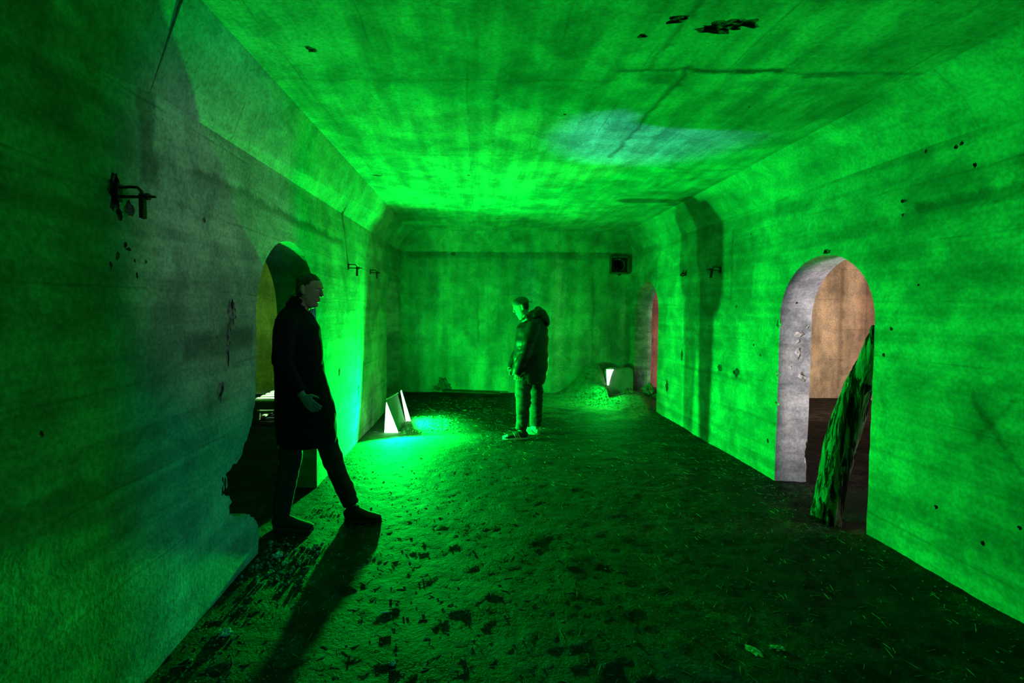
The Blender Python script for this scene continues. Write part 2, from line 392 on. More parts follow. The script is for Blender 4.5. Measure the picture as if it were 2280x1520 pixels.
def slab(name, x0, x1, y0, y1, z0, z1, mat, parent=None):
    bm = bmesh.new(); box(bm, ((x0+x1)/2, (y0+y1)/2, (z0+z1)/2), (x1-x0, y1-y0, z1-z0)); return obj(name, bm, mat, parent)
bw = struct(slab('wall_back', -6.0, 7.6, YB+.05, YB+.35, ZB, ZC+.3, m_bk))
cut(bw, [((-.62, YB+.05, .17), (.14, .02, .13)), ((-.72, YB+.05, .12), (.10, .015, .06)), ((-.45, YB+.05, 2.62), (.05, .015, .03)), ((2.62, YB+.05, 2.435), (.14, .28, .14)), ((.9, YB+.05, 1.7), (.03, .01, .04))], m_spall_shade)
struct(slab('wall_near', -6.0, 7.6, -2.3, -2.0, ZB, ZC+.3, m_wl))
# side rooms
struct(slab('wall_side_room_left', -5.3, -5.0, -2.0, YB+.05, ZB, ZC+.3, m_side))
struct(slab('wall_side_room_right', 7.16, 7.46, -2.0, YB+.05, ZB, ZC+.3, m_side))
struct(slab('trim_1', 3.15, 7.16, YB-.02, YB+.05, ZB, ZC, m_side))      # the plastered face of the far wall in the right-hand room
bm = bmesh.new(); box(bm, (-3.4, YB+.01, 1.3), (3.2, .08, 3.3)); struct(obj('trim_2', bm, m_side))
struct(slab('trim_3', 3.15, 4.1, YB-.05, YB-.02, ZB, 2.6, m_red))  # thin panel carrying the painted red light
ce = struct(slab('ceiling', -5.3, 7.46, -2.3, YB+.35, ZC, ZC+.3, m_ce))
cut(ce, [((1.16, 2.37, ZC), (.10, .05, .022)), ((1.25, 2.345, ZC), (.08, .045, .02)), ((.95, 2.30, ZC), (.05, .025, .014)), ((.93, 2.33, ZC), (.04, .02, .012)),
         ((.824, 2.45, ZC), (.025, .018, .01)), ((.609, 3.43, ZC), (.014, .014, .02)), ((-1.05, 5.03, ZC), (.06, .03, .006)), ((1.83, 3.28, ZC), (.012, .01, .01)),
         ((-.1, 5.0, ZC), (.02, .02, .01)), ((.3, 7.4, ZC), (.03, .03, .01)), ((.3, 8.1, ZC), (.02, .03, .01)), ((-.9, 2.6, ZC), (.03, .03, .008))], m_spall_shade)
def prism(name, tri_a, tri_b, mat):
    bm = bmesh.new()
    A = [bm.verts.new(p) for p in tri_a]; B = [bm.verts.new(p) for p in tri_b]; n = len(A)
    bm.faces.new(A); bm.faces.new(B[::-1])
    for i in range(n): bm.faces.new((A[i], B[i], B[(i+1) % n], A[(i+1) % n]))
    return struct(obj(name, bm, mat))
E_ = .02
def hp(y, zl, xc): return [(XL-E_, y, zl), (XL, y, zl), (xc, y, ZC), (xc, y, ZC+E_), (XL-E_, y, ZC+E_)]
prism('trim_4', hp(2.10, 2.555, -1.25), hp(YB+.05, 2.66, -1.20), m_ch)
prism('trim_5', hp(-2.0, 1.95, -1.36), hp(2.092, 2.545, -1.262), m_ch)
def hr(y, zl, xc): return [(XR+E_, y, zl), (XR, y, zl), (xc, y, ZC), (xc, y, ZC+E_), (XR+E_, y, ZC+E_)]
prism('trim_6', hr(-2.0, 2.68, 2.50), hr(YB+.05, 2.66, 2.66), m_ch)
def hb(x): return [(x, YB+.06, 2.65), (x, YB-.03, 2.65), (x, YB-.20, ZC), (x, YB-.20, ZC+E_), (x, YB+.06, ZC+E_)]
prism('trim_7', hb(XL-.01), hb(XR+.01), m_bk)

# ------------------------------------------------------------------ floor
def fh(x, y):
    h = .020*noise.noise(Vector((x*1.1, y*1.1, 0))) + .009*noise.noise(Vector((x*4, y*4, 3))) + .005*noise.noise(Vector((x*13, y*13, 5)))
    if y < 9 and -1.8 < x < 3.4: h += .006*abs(noise.noise(Vector((x*30, y*30, 9))))
    def g(cx, cy, sx, sy, a):
        nonlocal h
        h += a*math.exp(-((x-cx)/sx)**2 - ((y-cy)/sy)**2)
    g(-.85, 6.6, .35, .30, .035)           # sand heaped round the lamps
    g(2.83, 3.72, .20, .20, -.06)          # hollow at the foot of the log
    g(2.55, 3.75, .20, .10, .02)
    lip = .05*math.exp(-((y-8.75)/.22)**2); h += lip*(1 if -1.4 < x < 2.9 else 0)
    if 1.2 < x < 4 and y > 7.3:            # earth banked up in the far right corner
        a = max(0, 1 - abs(x-2.25)/.85) * max(0, 1 - abs(y-8.75)/.75)
        h += .50*a*a*(3-2*a)*1.12 if x < 2.30 else 0
        if x >= 2.30:
            b = max(0, 1-abs(x-2.75)/.75) * max(0, 1-abs(y-8.1)/.75); h += .20*b*b*(3-2*b)
            r = max(0, 1-abs(y-8.6)/.4); h += .10*r*max(0, 1-abs(x-2.6)/.6)
    return h
def axis(a, b, c, d, fine, coarse):
    v = []; x = a
    while x < b - 1e-6: v.append(x); x += coarse
    x = b
    while x < c: v.append(x); x += fine
    while x < d: v.append(x); x += coarse
    return v + [d]
xs = axis(-5.3, -2.0, 3.6, 7.46, .026, .15); ys = axis(-2.3, 1.6, 8.9, 9.1, .026, .15)
vv = [(x, y, fh(x, y)) for y in ys for x in xs]; nx = len(xs)
ff = [(j*nx+i, j*nx+i+1, (j+1)*nx+i+1, (j+1)*nx+i) for j in range(len(ys)-1) for i in range(nx-1)]
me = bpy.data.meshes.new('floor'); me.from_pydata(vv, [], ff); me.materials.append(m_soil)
for p in me.polygons: p.use_smooth = True
fl = struct(link(bpy.data.objects.new('floor', me)))

# ------------------------------------------------------------------ lamps in the photograph
def wedge(bm, tri, d):
    """triangular lens of thickness d (vector) from three corners"""
    A = [bm.verts.new(Vector(p)) for p in tri]; B = [bm.verts.new(Vector(p)+Vector(d)) for p in tri]; n = len(A)
    bm.faces.new(A); bm.faces.new(B[::-1])
    for i in range(n): bm.faces.new((A[i], B[i], B[(i+1) % n], A[(i+1) % n]))
t = empty('floor_lamp', (-1.09, 6.07, .0))
tag(t, 'broad glaring white wedge lamp on the floor against the left wall, nearest the camera', 'lamp', 'wedge lamps on the floor')
bm = bmesh.new(); wedge(bm, [(-.092, 0, .01), (.082, 0, .01), (-.070, .0, .40)], (0, .035, 0)); obj('lens', bm, m_glow, t)
bm = bmesh.new(); wedge(bm, [(-.10, .037, .0), (.09, .037, .0), (-.075, .037, .405)], (0, .03, 0)); obj('lamp_housing', bm, m_board, t)
t = empty('floor_lamp', (-.955, 6.57, .02))
tag(t, 'thin blade-shaped white lamp standing on the floor just behind the dark leaning board', 'lamp', 'wedge lamps on the floor')
bm = bmesh.new(); wedge(bm, [(-.02, 0, .0), (.048, 0, .0), (-.092, 0, .455), (-.1, 0, .44)], (0, .03, 0)); obj('lens', bm, m_glow, t)
bm = bmesh.new(); wedge(bm, [(-.025, .032, -.01), (.05, .032, -.01), (-.09, .032, .46)], (0, .025, 0)); obj('lamp_housing', bm, m_board, t)
t = empty('leaning_board', (-1.02, 6.33, 0))
tag(t, 'small dark square board leaning between the two white lamps at the left wall', 'board')
bm = bmesh.new()
A = [(.02, -.21, .0), (.05, .20, .0), (-.075, .24, .43), (-.145, -.21, .43)]
wedge(bm, A, (-.02, 0, 0)); obj('panel', bm, m_board, t)
bm = bmesh.new(); tube(bm, [(-.142, -.21, .437), (-.072, .24, .437)], .010, 8); obj('top_edge', bm, m_slab, t)

t = empty('floor_lamp', (2.36, 8.37, .0))
tag(t, 'short white wedge lamp at the smooth slab in the far right corner', 'lamp', 'wedge lamps on the floor')
bm = bmesh.new(); wedge(bm, [(-.062, 0, .555), (.062, 0, .555), (.035, 0, .50), (.0, 0, .38), (-.02, 0, .275), (-.043, 0, .275)], (0, .03, 0)); obj('lens', bm, m_glow, t)
bm = bmesh.new(); wedge(bm, [(-.05, .032, .55), (.05, .032, .55), (-.02, .032, .28)], (0, .03, 0)); obj('lamp_housing', bm, m_board, t)
bm = bmesh.new()
pr = [(2.33, -.05), (2.32, .25), (2.30, .53), (2.36, .575), (2.55, .575), (2.76, .58), (2.80, .54), (2.81, .3), (2.79, -.05)]
vs = [bm.verts.new((x, 8.43, z)) for x, z in pr]; f = bm.faces.new(vs)
r = bmesh.ops.extrude_face_region(bm, geom=[f])
for g in r['geom']:
    if isinstance(g, bmesh.types.BMVert): g.co.y += .14
bmesh.ops.bevel(bm, geom=bm.edges[:], offset=.018, segments=2, affect='EDGES')
tag(obj('cast_slab', bm, m_slab), 'smooth dark concrete slab standing upright in the far right corner', 'slab')

# ------------------------------------------------------------------ wall brackets
def bracket(x, y, z, sx, label, scale=1.0, rot=0.0, broken=False):
    t = empty('cable_bracket', (x, y, z)); t.scale = (sx*scale, scale, scale); t.rotation_euler = (0, rot, 0)
    tag(t, label, 'bracket', 'iron cable brackets on the walls')
    bm = bmesh.new(); box(bm, (.002, 0, .01), (.014, .034, .075), jit=.003); obj('wall_plate', bm, m_iron, t)
    if broken:
        bm = bmesh.new(); limb(bm, [(-.01, 0, .0, .01, .010), (.05, .01, -.03, .01, .010), (.09, 0, -.02, .008, .008)], 8); obj('arm', bm, m_iron, t)
        bm = bmesh.new(); limb(bm, [(-.01, 0, .02, .01, .012), (.07, 0, .0, .01, .010)], 8); obj('arm', bm, m_iron, t)
        bm = bmesh.new(); limb(bm, [(.085, 0, -.02, .012, .006), (.03, 0, .06, .012, .006)], 6); obj('hanger_bar', bm, m_iron, t)
        return t
    bm = bmesh.new(); limb(bm, [(-.02, 0, .030, .009, .006), (.05, 0, .036, .009, .006), (.082, 0, .034, .009, .006), (.098, 0, .018, .009, .006), (.102, 0, .0, .009, .006)], 8); obj('arm', bm, m_iron, t)
    bm = bmesh.new(); limb(bm, [(-.02, 0, -.006, .009, .0065), (.10, 0, -.006, .009, .0065)], 8); obj('arm', bm, m_iron, t)
    bm = bmesh.new(); tube(bm, [(.09, 0, -.004), (.158, 0, -.006)], .0055, 8); b = obj('bolt', bm, m_iron, t)
    bm = bmesh.new(); limb(bm, [(.118, 0, -.005, .015, .015), (.132, 0, -.005, .015, .015)], 6); obj('nut', bm, m_iron, b)
    bm = bmesh.new(); box(bm, (.104, 0, -.045), (.018, .026, .105), jit=.002); obj('hanger_bar', bm, m_iron, t)
    return t
bracket(XL, 1.90, 2.062, 1, 'dark iron two-armed bracket with hanging bar, large and nearest on the left wall', .92)
bracket(XL, 5.25, 2.058, 1, 'small dark iron bracket on the left wall, the higher of the far pair', .95)
bracket(XL, 6.33, 2.085, 1, 'small dark iron bracket on the left wall, the lower one nearer the far corner', .85)
bracket(XR, 5.60, 2.085, -1, 'dark iron bracket with two drooping bars on the right wall beside the shadow edge', 1.0, .12)
bracket(XR, 6.52, 2.11, -1, 'broken stub of an iron bracket on the right wall inside the dark shadow', .9, 0, True)

# ------------------------------------------------------------------ vent
t = empty('duct_vent', (2.62, YB+.05, 2.435))
tag(t, 'square metal duct vent with round black opening, high in the back wall', 'vent')
for (cx, cz, sx, sz) in ((0, .150, .35, .035), (0, -.150, .35, .035), (-.165, 0, .035, .33), (.165, 0, .035, .33)):
    bm = bmesh.new(); box(bm, (cx, -.02, cz), (sx, .06, sz)); bmesh.ops.bevel(bm, geom=bm.edges[:], offset=.004, segments=1, affect='EDGES'); obj('frame_bar', bm, m_vent, t)
bm = bmesh.new(); n = 24
def sq(a, h=.155):
    c, s = math.cos(a), math.sin(a); k = h/max(abs(c), abs(s)); return (c*k, s*k)
o1 = [bm.verts.new((sq(2*PI*k/n)[0], -.025, sq(2*PI*k/n)[1])) for k in range(n)]
i1 = [bm.verts.new((-.012+.112*math.cos(2*PI*k/n), -.022, .112*math.sin(2*PI*k/n))) for k in range(n)]
i2 = [bm.verts.new((-.012+.105*math.cos(2*PI*k/n), .16, .105*math.sin(2*PI*k/n))) for k in range(n)]
for k in range(n):
    bm.faces.new((o1[k], o1[(k+1) % n], i1[(k+1) % n], i1[k])); bm.faces.new((i1[k], i1[(k+1) % n], i2[(k+1) % n], i2[k]))
bm.faces.new(i2)
obj('duct_throat', bm, m_duct, t)
bm = bmesh.new()
limb(bm, [(-.012+.108*math.cos(a), -.03, .108*math.sin(a), .006, .006) for a in [PI*(-.42+.06*k) for k in range(15)]], 6); obj('duct_rim', bm, m_vent, t)
for k in range(8):
    bm = bmesh.new(); box(bm, (.178, -.045, .125-k*.036), (.05, .045, .012), Matrix.Rotation(-.5, 4, 'Y')); obj('fin', bm, m_vent, t)
for k in range(9):
    for z in (.158, -.158):
        bm = bmesh.new(); limb(bm, [(-.14+k*.034, -.045, z, .007, .007), (-.14+k*.034, -.056, z, .005, .005)], 6); obj('rivet', bm, m_vent, t)

# ------------------------------------------------------------------ log
bm = bmesh.new()
path = [(2.77, 3.71, -.07, .098), (2.775, 3.71, .05, .098), (2.83, 3.725, .30, .100), (2.875, 3.725, .55, .106), (2.915, 3.705, .78, .106), (2.938, 3.655, 1.0, .094),
        (2.948, 3.575, 1.22, .076), (2.93, 3.515, 1.38, .050), (2.905, 3.482, 1.49, .026), (2.90, 3.475, 1.53, .010)]
fp = []
for a, b in zip(path, path[1:]):
    for k in range(6):
        s = k/6; fp.append(tuple(a[i]*(1-s)+b[i]*s for i in range(4)))
limb(bm, [(x, y, z, r, r) for x, y, z, r in fp], 72)
def ctr(z):
    for a, b in zip(path, path[1:]):
        if z <= b[2]:
            k = (z-a[2])/(b[2]-a[2]); return Vector((a[0]+(b[0]-a[0])*k, a[1]+(b[1]-a[1])*k, z))
    return Vector((2.90, 3.475, z))
for v in bm.verts:
    a = math.atan2(v.co.y-3.69, v.co.x-2.9)
    c = Vector((v.co.x-.12*v.co.z, v.co.y+.12*v.co.z, v.co.z))
    g = noise.noise(Vector((c.x*26, c.y*26, v.co.z*2.2))); g2 = noise.noise(Vector((c.x*7, c.y*7, v.co.z*1.7+4)))
    ax = ctr(v.co.z); d = v.co-ax; d.z = 0
    if d.length > 1e-4: v.co += d.normalized()*(.014*g2 - .040*max(0, g-.06) + .010*g + .005*noise.noise(Vector((c.x*60, c.y*60, v.co.z*5))))
lg = obj('leaning_log', bm, m_log, None, True)
tag(lg, 'weathered bark-stripped log leaning in the right-hand arched doorway', 'log')

# ------------------------------------------------------------------ pallets in the left room
def pallet(z, rz, x, y, label):
    t = empty('wooden_pallet', (x, y, z), rz); tag(t, label, 'pallet', 'wooden pallets in the left room')
    for k in range(7):
        bm = bmesh.new(); box(bm, (.5, .05+k*.183, .133), (1.0, .100 if k else .12, .022)); obj('deck_board', bm, m_wood, t)
    for k in range(3):
        bm = bmesh.new(); box(bm, (.05+k*.45, .6, .111), (.10, 1.2, .022)); obj('stringer_board', bm, m_wood, t)
        bm = bmesh.new(); box(bm, (.05+k*.45, .6, .011), (.10, 1.2, .022)); obj('bottom_board', bm, m_wood, t)
        for j in range(3):
            bm = bmesh.new(); box(bm, (.05+k*.45, .06+j*.54, .061), (.10, .12, .078)); obj('block', bm, m_wood, t)
    return t
def front_board(t):
    bm = bmesh.new(); box(bm, (.5, -.012, .075), (1.0, .022, .095)); obj('front_board', bm, m_wood, t)
pallet(.02, .02, -3.16, 6.58, 'wooden pallet lying on the left room floor, lower of two stacked')
front_board(pallet(.166, .05, -3.14, 6.55, 'wooden pallet with bright slats through the left archway, upper of two stacked'))

# ------------------------------------------------------------------ loose things on the floor
t = empty('cigarette_end', (-.476, 2.46, fh(-.476, 2.46)+.017), .15)
tag(t, 'white cigarette end lying alone on dark earth, lower left of centre', 'cigarette')
bm = bmesh.new(); tube(bm, [(-.022, 0, 0), (.022, 0, .001)], .0042, 10); obj('paper', bm, m_paper, t)
bm = bmesh.new(); tube(bm, [(.0222, 0, .001), (.034, 0, .001)], .0042, 10); obj('filter', bm, m_filter, t)
def stone(x, y, r, label, mat=m_rock, seed=0, name='stone', cat='stone', grp='pale stones on the earth floor'):
    bm = bmesh.new(); ball(bm, (0, 0, 0), r, 4, nz=.7, fr=2.2, seed=seed)
    for v in bm.verts: v.co *= 1 + .22*noise.noise(v.co/max(r)*5 + Vector((seed, 0, 0)))
    o = obj(name, bm, mat); o.location = (x, y, fh(x, y)+r[2]*.4); o.rotation_euler = (0, 0, seed)
    tag(o, label, cat, grp); return o
from math import sin
stone(-.375, 2.11, (.013, .012, .010), 'small round pale stone on the floor near the bottom edge, left of centre', m_chip, 1)
stone(1.33, 2.20, (.040, .020, .006), 'flat pale plaster flake on the floor, bottom right', m_chip, 2, 'plaster_flake', 'flake', 'plaster flakes')
stone(1.45, 2.215, (.030, .014, .006), 'smaller plaster flake beside the flat pale one, bottom right', m_chip, 3, 'plaster_flake', 'flake', 'plaster flakes')
stone(-1.28, 3.02, (.030, .020, .016), 'pale rubble lump at the foot of the broken left jamb', m_chip, 4)
stone(-1.20, 2.93, (.020, .016, .012), 'small rubble lump in front of the broken left jamb', m_chip, 5)
stone(-1.24, 2.30, (.035, .022, .016), 'pale rubble lump close to the foot of the left wall, bottom left', m_chip, 6)
stone(2.98, 8.10, (.17, .10, .12), 'broken concrete block in the small far right archway', m_rock, 11, 'rubble_block', 'rubble', 'rubble by the slab')
stone(2.62, 8.20, (.10, .07, .06), 'broken concrete lump at the foot of the smooth slab', m_rock, 12, 'rubble_block', 'rubble', 'rubble by the slab')
stone(3.02, 7.62, (.12, .09, .07), 'jagged lump at the near foot of the small far right archway', m_rock, 13, 'rubble_block', 'rubble', 'rubble by the slab')
bm = bmesh.new(); box(bm, (0, 0, 0), (1.05, .07, .025), jit=.004)
o = obj('fallen_plank', bm, m_wood); o.location = (-.1, 8.62, fh(-.1, 8.62)+.055); o.rotation_euler = (.1, .02, -.06)
tag(o, 'thin dark plank lying along the foot of the back wall', 'plank')
m_dwood = plain('dark_damp_wood', (.06, .05, .035), .8, 10, .4); o.data.materials[0] = m_dwood
# uncountable litter
def scatter(name, label, n, mat, area, size, seed, cat='gravel', dens=None):
    R = random.Random(seed); V = []; F = []
    cube = [(-1, -1, -.6), (1, -1, -.7), (1.1, 1, -.6), (-1, .9, -.6), (-.7, -.6, .7), (.6, -.8, .6), (.7, .6, .8), (-.6, .7, .6)]
    fc = [(0, 3, 2, 1), (4, 5, 6, 7), (0, 1, 5, 4), (1, 2, 6, 5), (2, 3, 7, 6), (3, 0, 4, 7)]
    k = 0
    while k < n:
        x = R.uniform(area[0], area[1]); y = R.uniform(area[2], area[3])
        if dens and R.random() > dens(x, y): continue
        s = size(R, x, y); a = R.uniform(0, PI*2); c, sn = math.cos(a), math.sin(a); b = len(V); z = fh(x, y)
        for q in cube:
            px, py, pz = q[0]*s[0]*R.uniform(.45, 1.2), q[1]*s[1]*R.uniform(.45, 1.2), q[2]*s[2]*R.uniform(.8, 1.1)
            V.append((x+px*c-py*sn, y+px*sn+py*c, z+pz+s[2]*.45))
        F += [tuple(b+i for i in f) for f in fc]; k += 1
    me = bpy.data.meshes.new(name); me.from_pydata(V, [], F); me.materials.append(mat)
    o = link(bpy.data.objects.new(name, me)); tag(o, label, cat, None, 'stuff'); return o
edge = lambda x, y: min(1, .18 + math.exp(-((x+1.30)/.22)**2) + math.exp(-((x-2.75)/.15)**2)*.6)
scatter('gravel', 'loose gravel and crumbs scattered over the dark earth floor', 4200, m_rock, (-1.40, 2.83, 1.6, 8.6),
        lambda R, x, y: (lambda q: (q*1.2, q, q*.45))(min(.009, abs(R.gauss(.0025, .0022))+.001)), 1, dens=edge)
scatter('soil_clods', 'dark trodden soil clods over the whole floor', 2400, m_soil, (-1.35, 2.78, 1.6, 8.5),
        lambda R, x, y: (lambda s: (s*1.3, s, s*.28))(min(.009, abs(R.gauss(.002, .003))+.0015)), 2, 'soil')
scatter('wood_chips', 'thin straw and wood shreds on the floor', 2600, m_straw, (-1.34, 2.78, 1.8, 8.5),
        lambda R, x, y: (R.uniform(.012, .045), .0012, .0012), 3, 'straw',
        dens=lambda x, y: .25 + .75*math.exp(-((x+.7)/.6)**2-((y-6.5)/.7)**2) + .7*math.exp(-((x-2.0)/.8)**2-((y-8.0)/.6)**2))
scatter('lamp_rubble', 'pale crumbs heaped around the white floor lamps', 1300, m_chip, (-1.35, -.2, 5.7, 7.1),
        lambda R, x, y: [abs(R.gauss(.010, .007))+.003, abs(R.gauss(.008, .005))+.003, abs(R.gauss(.006, .004))+.002], 4, 'rubble',
        dens=lambda x, y: math.exp(-((x+.75)/.28)**2-((y-6.55)/.28)**2))
scatter('bank_rubble', 'rough rubble crumbs banked in the far right corner', 1000, m_rock, (1.3, 2.80, 7.6, 8.75),
        lambda R, x, y: [min(.03, abs(R.gauss(.006, .008))+.002), min(.025, abs(R.gauss(.005, .006))+.002), min(.016, abs(R.gauss(.004, .004))+.0015)], 5, 'rubble',
        dens=lambda x, y: math.exp(-((x-2.3)/.6)**2-((y-8.4)/.4)**2))
scatter('jamb_rubble', 'broken crumbs at the foot of the chipped left jamb', 260, m_rock, (-1.40, -1.0, 2.7, 3.2),
        lambda R, x, y: [abs(R.gauss(.004, .004))+.0015]*3, 6, 'rubble')

# ------------------------------------------------------------------ people
def head_into(bm, M):
    """head built in head space (+x forward, z up, origin mid-skull)"""
    b = bmesh.new()
    limb(b, [(.052, 0, -.122, .018, .018), (.042, 0, -.110, .036, .040), (.025, 0, -.085, .052, .066), (.012, 0, -.050, .064, .084), (.004, 0, -.01, .071, .093),
             (-.004, 0, .03, .075, .099), (-.006, 0, .065, .070, .090), (-.004, 0, .095, .050, .064), (-.003, 0, .114, .022, .028)], 22)
    limb(b, [(.090, 0, .022, .008, .008), (.102, 0, -.004, .010, .011), (.112, 0, -.022, .014, .011), (.098, 0, -.034, .014, .009)], 10)
    limb(b, [(.080, -.040, .026, .010, .009), (.092, -.018, .028, .009, .010), (.092, .018, .028, .009, .010), (.080, .040, .026, .010, .009)], 8, ref=(0, 0, 1))
    limb(b, [(.076, -.026, -.060, .006, .006), (.094, 0, -.056, .007, .008), (.076, .026, -.060, .006, .006)], 8, ref=(0, 0, 1))
    limb(b, [(.074, -.022, -.070, .006, .006), (.091, 0, -.069, .008, .008), (.074, .022, -.070, .006, .006)], 8, ref=(0, 0, 1))
    limb(b, [(.055, 0, -.105, .022, .020), (.082, 0, -.100, .014, .014)], 10)
    for s in (-1, 1):
        limb(b, [(.000, s*.074, -.034, .006, .006), (-.004, s*.080, -.020, .007, .013), (-.010, s*.084, .004, .007, .018), (-.010, s*.082, .022, .006, .014), (-.004, s*.078, .030, .005, .006)], 8)
    for v in b.verts: v.co = M @ v.co
    me = bpy.data.meshes.new('x'); b.to_mesh(me); b.free(); bm.from_mesh(me); bpy.data.meshes.remove(me)
def hand_into(bm, wrist, d, side, thumb, curl=.5, s=1.0):
    """palm + four bent fingers of unequal length + thumb. d: wrist->fingers, side: across the palm towards the thumb, palm faces 'thumb' vector"""
    w = Vector(wrist); d = Vector(d).normalized(); u = Vector(side).normalized(); p = Vector(thumb).normalized()
    limb(bm, [(*(w-d*.03*s), .025*s, .020*s), (*w, .026*s, .018*s), (*(w+d*.035*s), .036*s, .016*s), (*(w+d*.075*s), .042*s, .014*s), (*(w+d*.092*s), .038*s, .011*s)], 12, ref=u)
    for k, (off, L) in enumerate(((.031, .070), (.0105, .080), (-.0105, .075), (-.031, .058))):
        a = w + d*.085*s + u*off*s; L *= s; pts = [(*(a-d*.02*s), .0085*s, .0085*s), (*a, .0085*s, .0085*s)]; dd = d.copy(); c = a
        for j, f in enumerate((.45, .32, .23)):
            ang = curl*(.5+.35*j)
            dd = (dd*math.cos(ang) + p*math.sin(ang)).normalized(); c = c + dd*L*f
            pts.append((*c, (.0082-.0007*j)*s, (.0082-.0007*j)*s))
        limb(bm, pts, 8, ref=u)
    a = w + d*.020*s + u*.022*s; q = (u*.75 + d*.55 + p*.35).normalized(); q2 = (u*.25 + d*.85 + p*.5).normalized()
    limb(bm, [(*a, .013*s, .013*s), (*(a+q*.032*s), .0115*s, .0115*s), (*(a+q*.032*s+q2*.030*s), .010*s, .010*s), (*(a+q*.032*s+q2*.054*s), .008*s, .008*s)], 8, ref=p)
def shoe(t, side, heel, toe, y, z0, main, solem, stripes, rz=0.0, pitch=0.0):
    """one shoe with its sole; heel/toe in local x"""
    L = toe-heel; rot = Matrix.Translation((heel+L*.35, y, z0)) @ Matrix.Rotation(rz, 4, 'Z') @ Matrix.Rotation(pitch, 4, 'Y')
    b = bmesh.new(); h0 = -L*.35
    limb(b, [(h0, 0, .045, .022, .030), (h0+.03, 0, .055, .036, .050), (h0+.08, 0, .062, .038, .058), (h0+L*.42, 0, .052, .040, .048), (h0+L*.62, 0, .040, .046, .034),
             (h0+L*.82, 0, .032, .046, .025), (h0+L*.95, 0, .028, .034, .018), (h0+L, 0, .026, .015, .010)], 16)
    limb(b, [(h0+.06, 0, .07, .040, .046), (h0+.065, 0, .125, .043, .048)], 16)
    for v in b.verts: v.co = rot @ v.co
    o = mobj('shoe', remesh(b, .006, 3), main, t)
    b = bmesh.new(); ring = []
    for k in range(28):
        a = 2*PI*k/28; x = h0 + L/2 + math.cos(a)*(L/2+.004); wd = .041 + .008*math.cos(a-.0) ; ring.append((x, math.sin(a)*wd))
    lo = [b.verts.new((x, yy, .0)) for x, yy in ring]; hi = [b.verts.new((x, yy, .024)) for x, yy in ring]
    b.faces.new(lo[::-1]); b.faces.new(hi)
    for k in range(28): b.faces.new((lo[k], lo[(k+1) % 28], hi[(k+1) % 28], hi[k]))
    for v in b.verts: v.co = rot @ v.co
    obj('sole', b, solem, o)
    if stripes:
        for sgn in (-1, 1):
            for k in range(3):
                b = bmesh.new(); x = h0 + L*.36 + k*.026
                limb(b, [(x-.012, sgn*.046, .024, .003, .0055), (x+.004, sgn*.044, .055, .003, .0055), (x+.016, sgn*.030, .086, .003, .0055)], 6, ref=(0, 1, 0))
                for v in b.verts: v.co = rot @ v.co
                obj('stripe', b, solem, o)
        b = bmesh.new(); limb(b, [(h0+L*.80, 0, .036, .044, .026), (h0+L*.93, 0, .030, .036, .021), (h0+L*1.0, 0, .026, .016, .012)], 14)
        for v in b.verts: v.co = rot @ v.co
        obj('toe_cap', b, solem, o)
    return o

# the standing man in the cap (faces the lamps, -x in the room)
man = empty('person', (.673, 6.03, fh(.6, 5.9)), PI + .04); man.scale = (1, .84, 1)
tag(man, 'standing man in cap, dark hooded jacket and striped trainers, head bowed towards the floor lamps', 'person')
HM = Matrix.Translation((.112, 0, 1.655)) @ Matrix.Rotation(math.radians(20), 4, 'Y')
b = bmesh.new(); head_into(b, HM)
limb(b, [(-.03, 0, 1.42, .075, .075), (.03, 0, 1.50, .062, .062), (.085, 0, 1.58, .056, .058), (.10, 0, 1.64, .055, .06)], 16)
limb(b, [(-.01, 0, .84, .16, .12), (-.01, 0, .98, .17, .15), (.0, 0, 1.15, .17, .16), (-.02, 0, 1.35, .19, .14), (-.03, 0, 1.46, .15, .09), (-.02, 0, 1.50, .07, .06)], 20)
for s, arm in ((1, [(-.02, .18, 1.44), (.06, .225, 1.14), (.165, .21, .88)]), (-1, [(-.02, -.18, 1.44), (.08, -.22, 1.14), (.20, -.16, .90)])):
    p = arm; limb(b, [(*p[0], .055, .055), (*((Vector(p[0])+Vector(p[1]))/2), .048, .048), (*p[1], .040, .040), (*p[2], .026, .026)], 12)
    dd = Vector((.10, -s*.25, -1)) if s > 0 else Vector((.12, .30, -1))
    hand_into(b, p[2], dd, (1, 0, .1), (0, -s, 0), .7)
limb(b, [(.04, .09, .90, .085, .09), (.09, .11, .50, .055, .058), (.09, .12, .30, .052, .055), (.10, .13, .06, .036, .038)], 12)
limb(b, [(-.04, -.09, .90, .085, .09), (-.10, -.11, .50, .055, .058), (-.11, -.12, .30, .052, .055), (-.10, -.12, .06, .036, .038)], 12)
mobj('body', remesh(b, .0055, 1), m_skin, man)
for s in (-1, 1):
    b = bmesh.new(); ball(b, HM @ Vector((.0785, s*.031, .008)), .0115, 2); obj('eye', b, m_eye, man, True)
# beard
b = bmesh.new()
limb(b, [(.058, 0, -.150, .022, .020), (.052, 0, -.125, .040, .038), (.030, 0, -.090, .058, .070), (.016, 0, -.062, .066, .074), (.010, 0, -.045, .066, .062)], 18)
for v in b.verts: v.co = HM @ v.co
mobj('beard', remesh(b, .006, 2), m_beard, man)
b = bmesh.new()
limb(b, [(-.045, 0, -.05, .058, .042), (-.035, 0, -.01, .073, .066), (-.025, 0, .03, .078, .082), (-.02, 0, .06, .074, .078)], 18)
for v in b.verts: v.co = HM @ v.co
mobj('hair', remesh(b, .007, 2), m_hair, man)
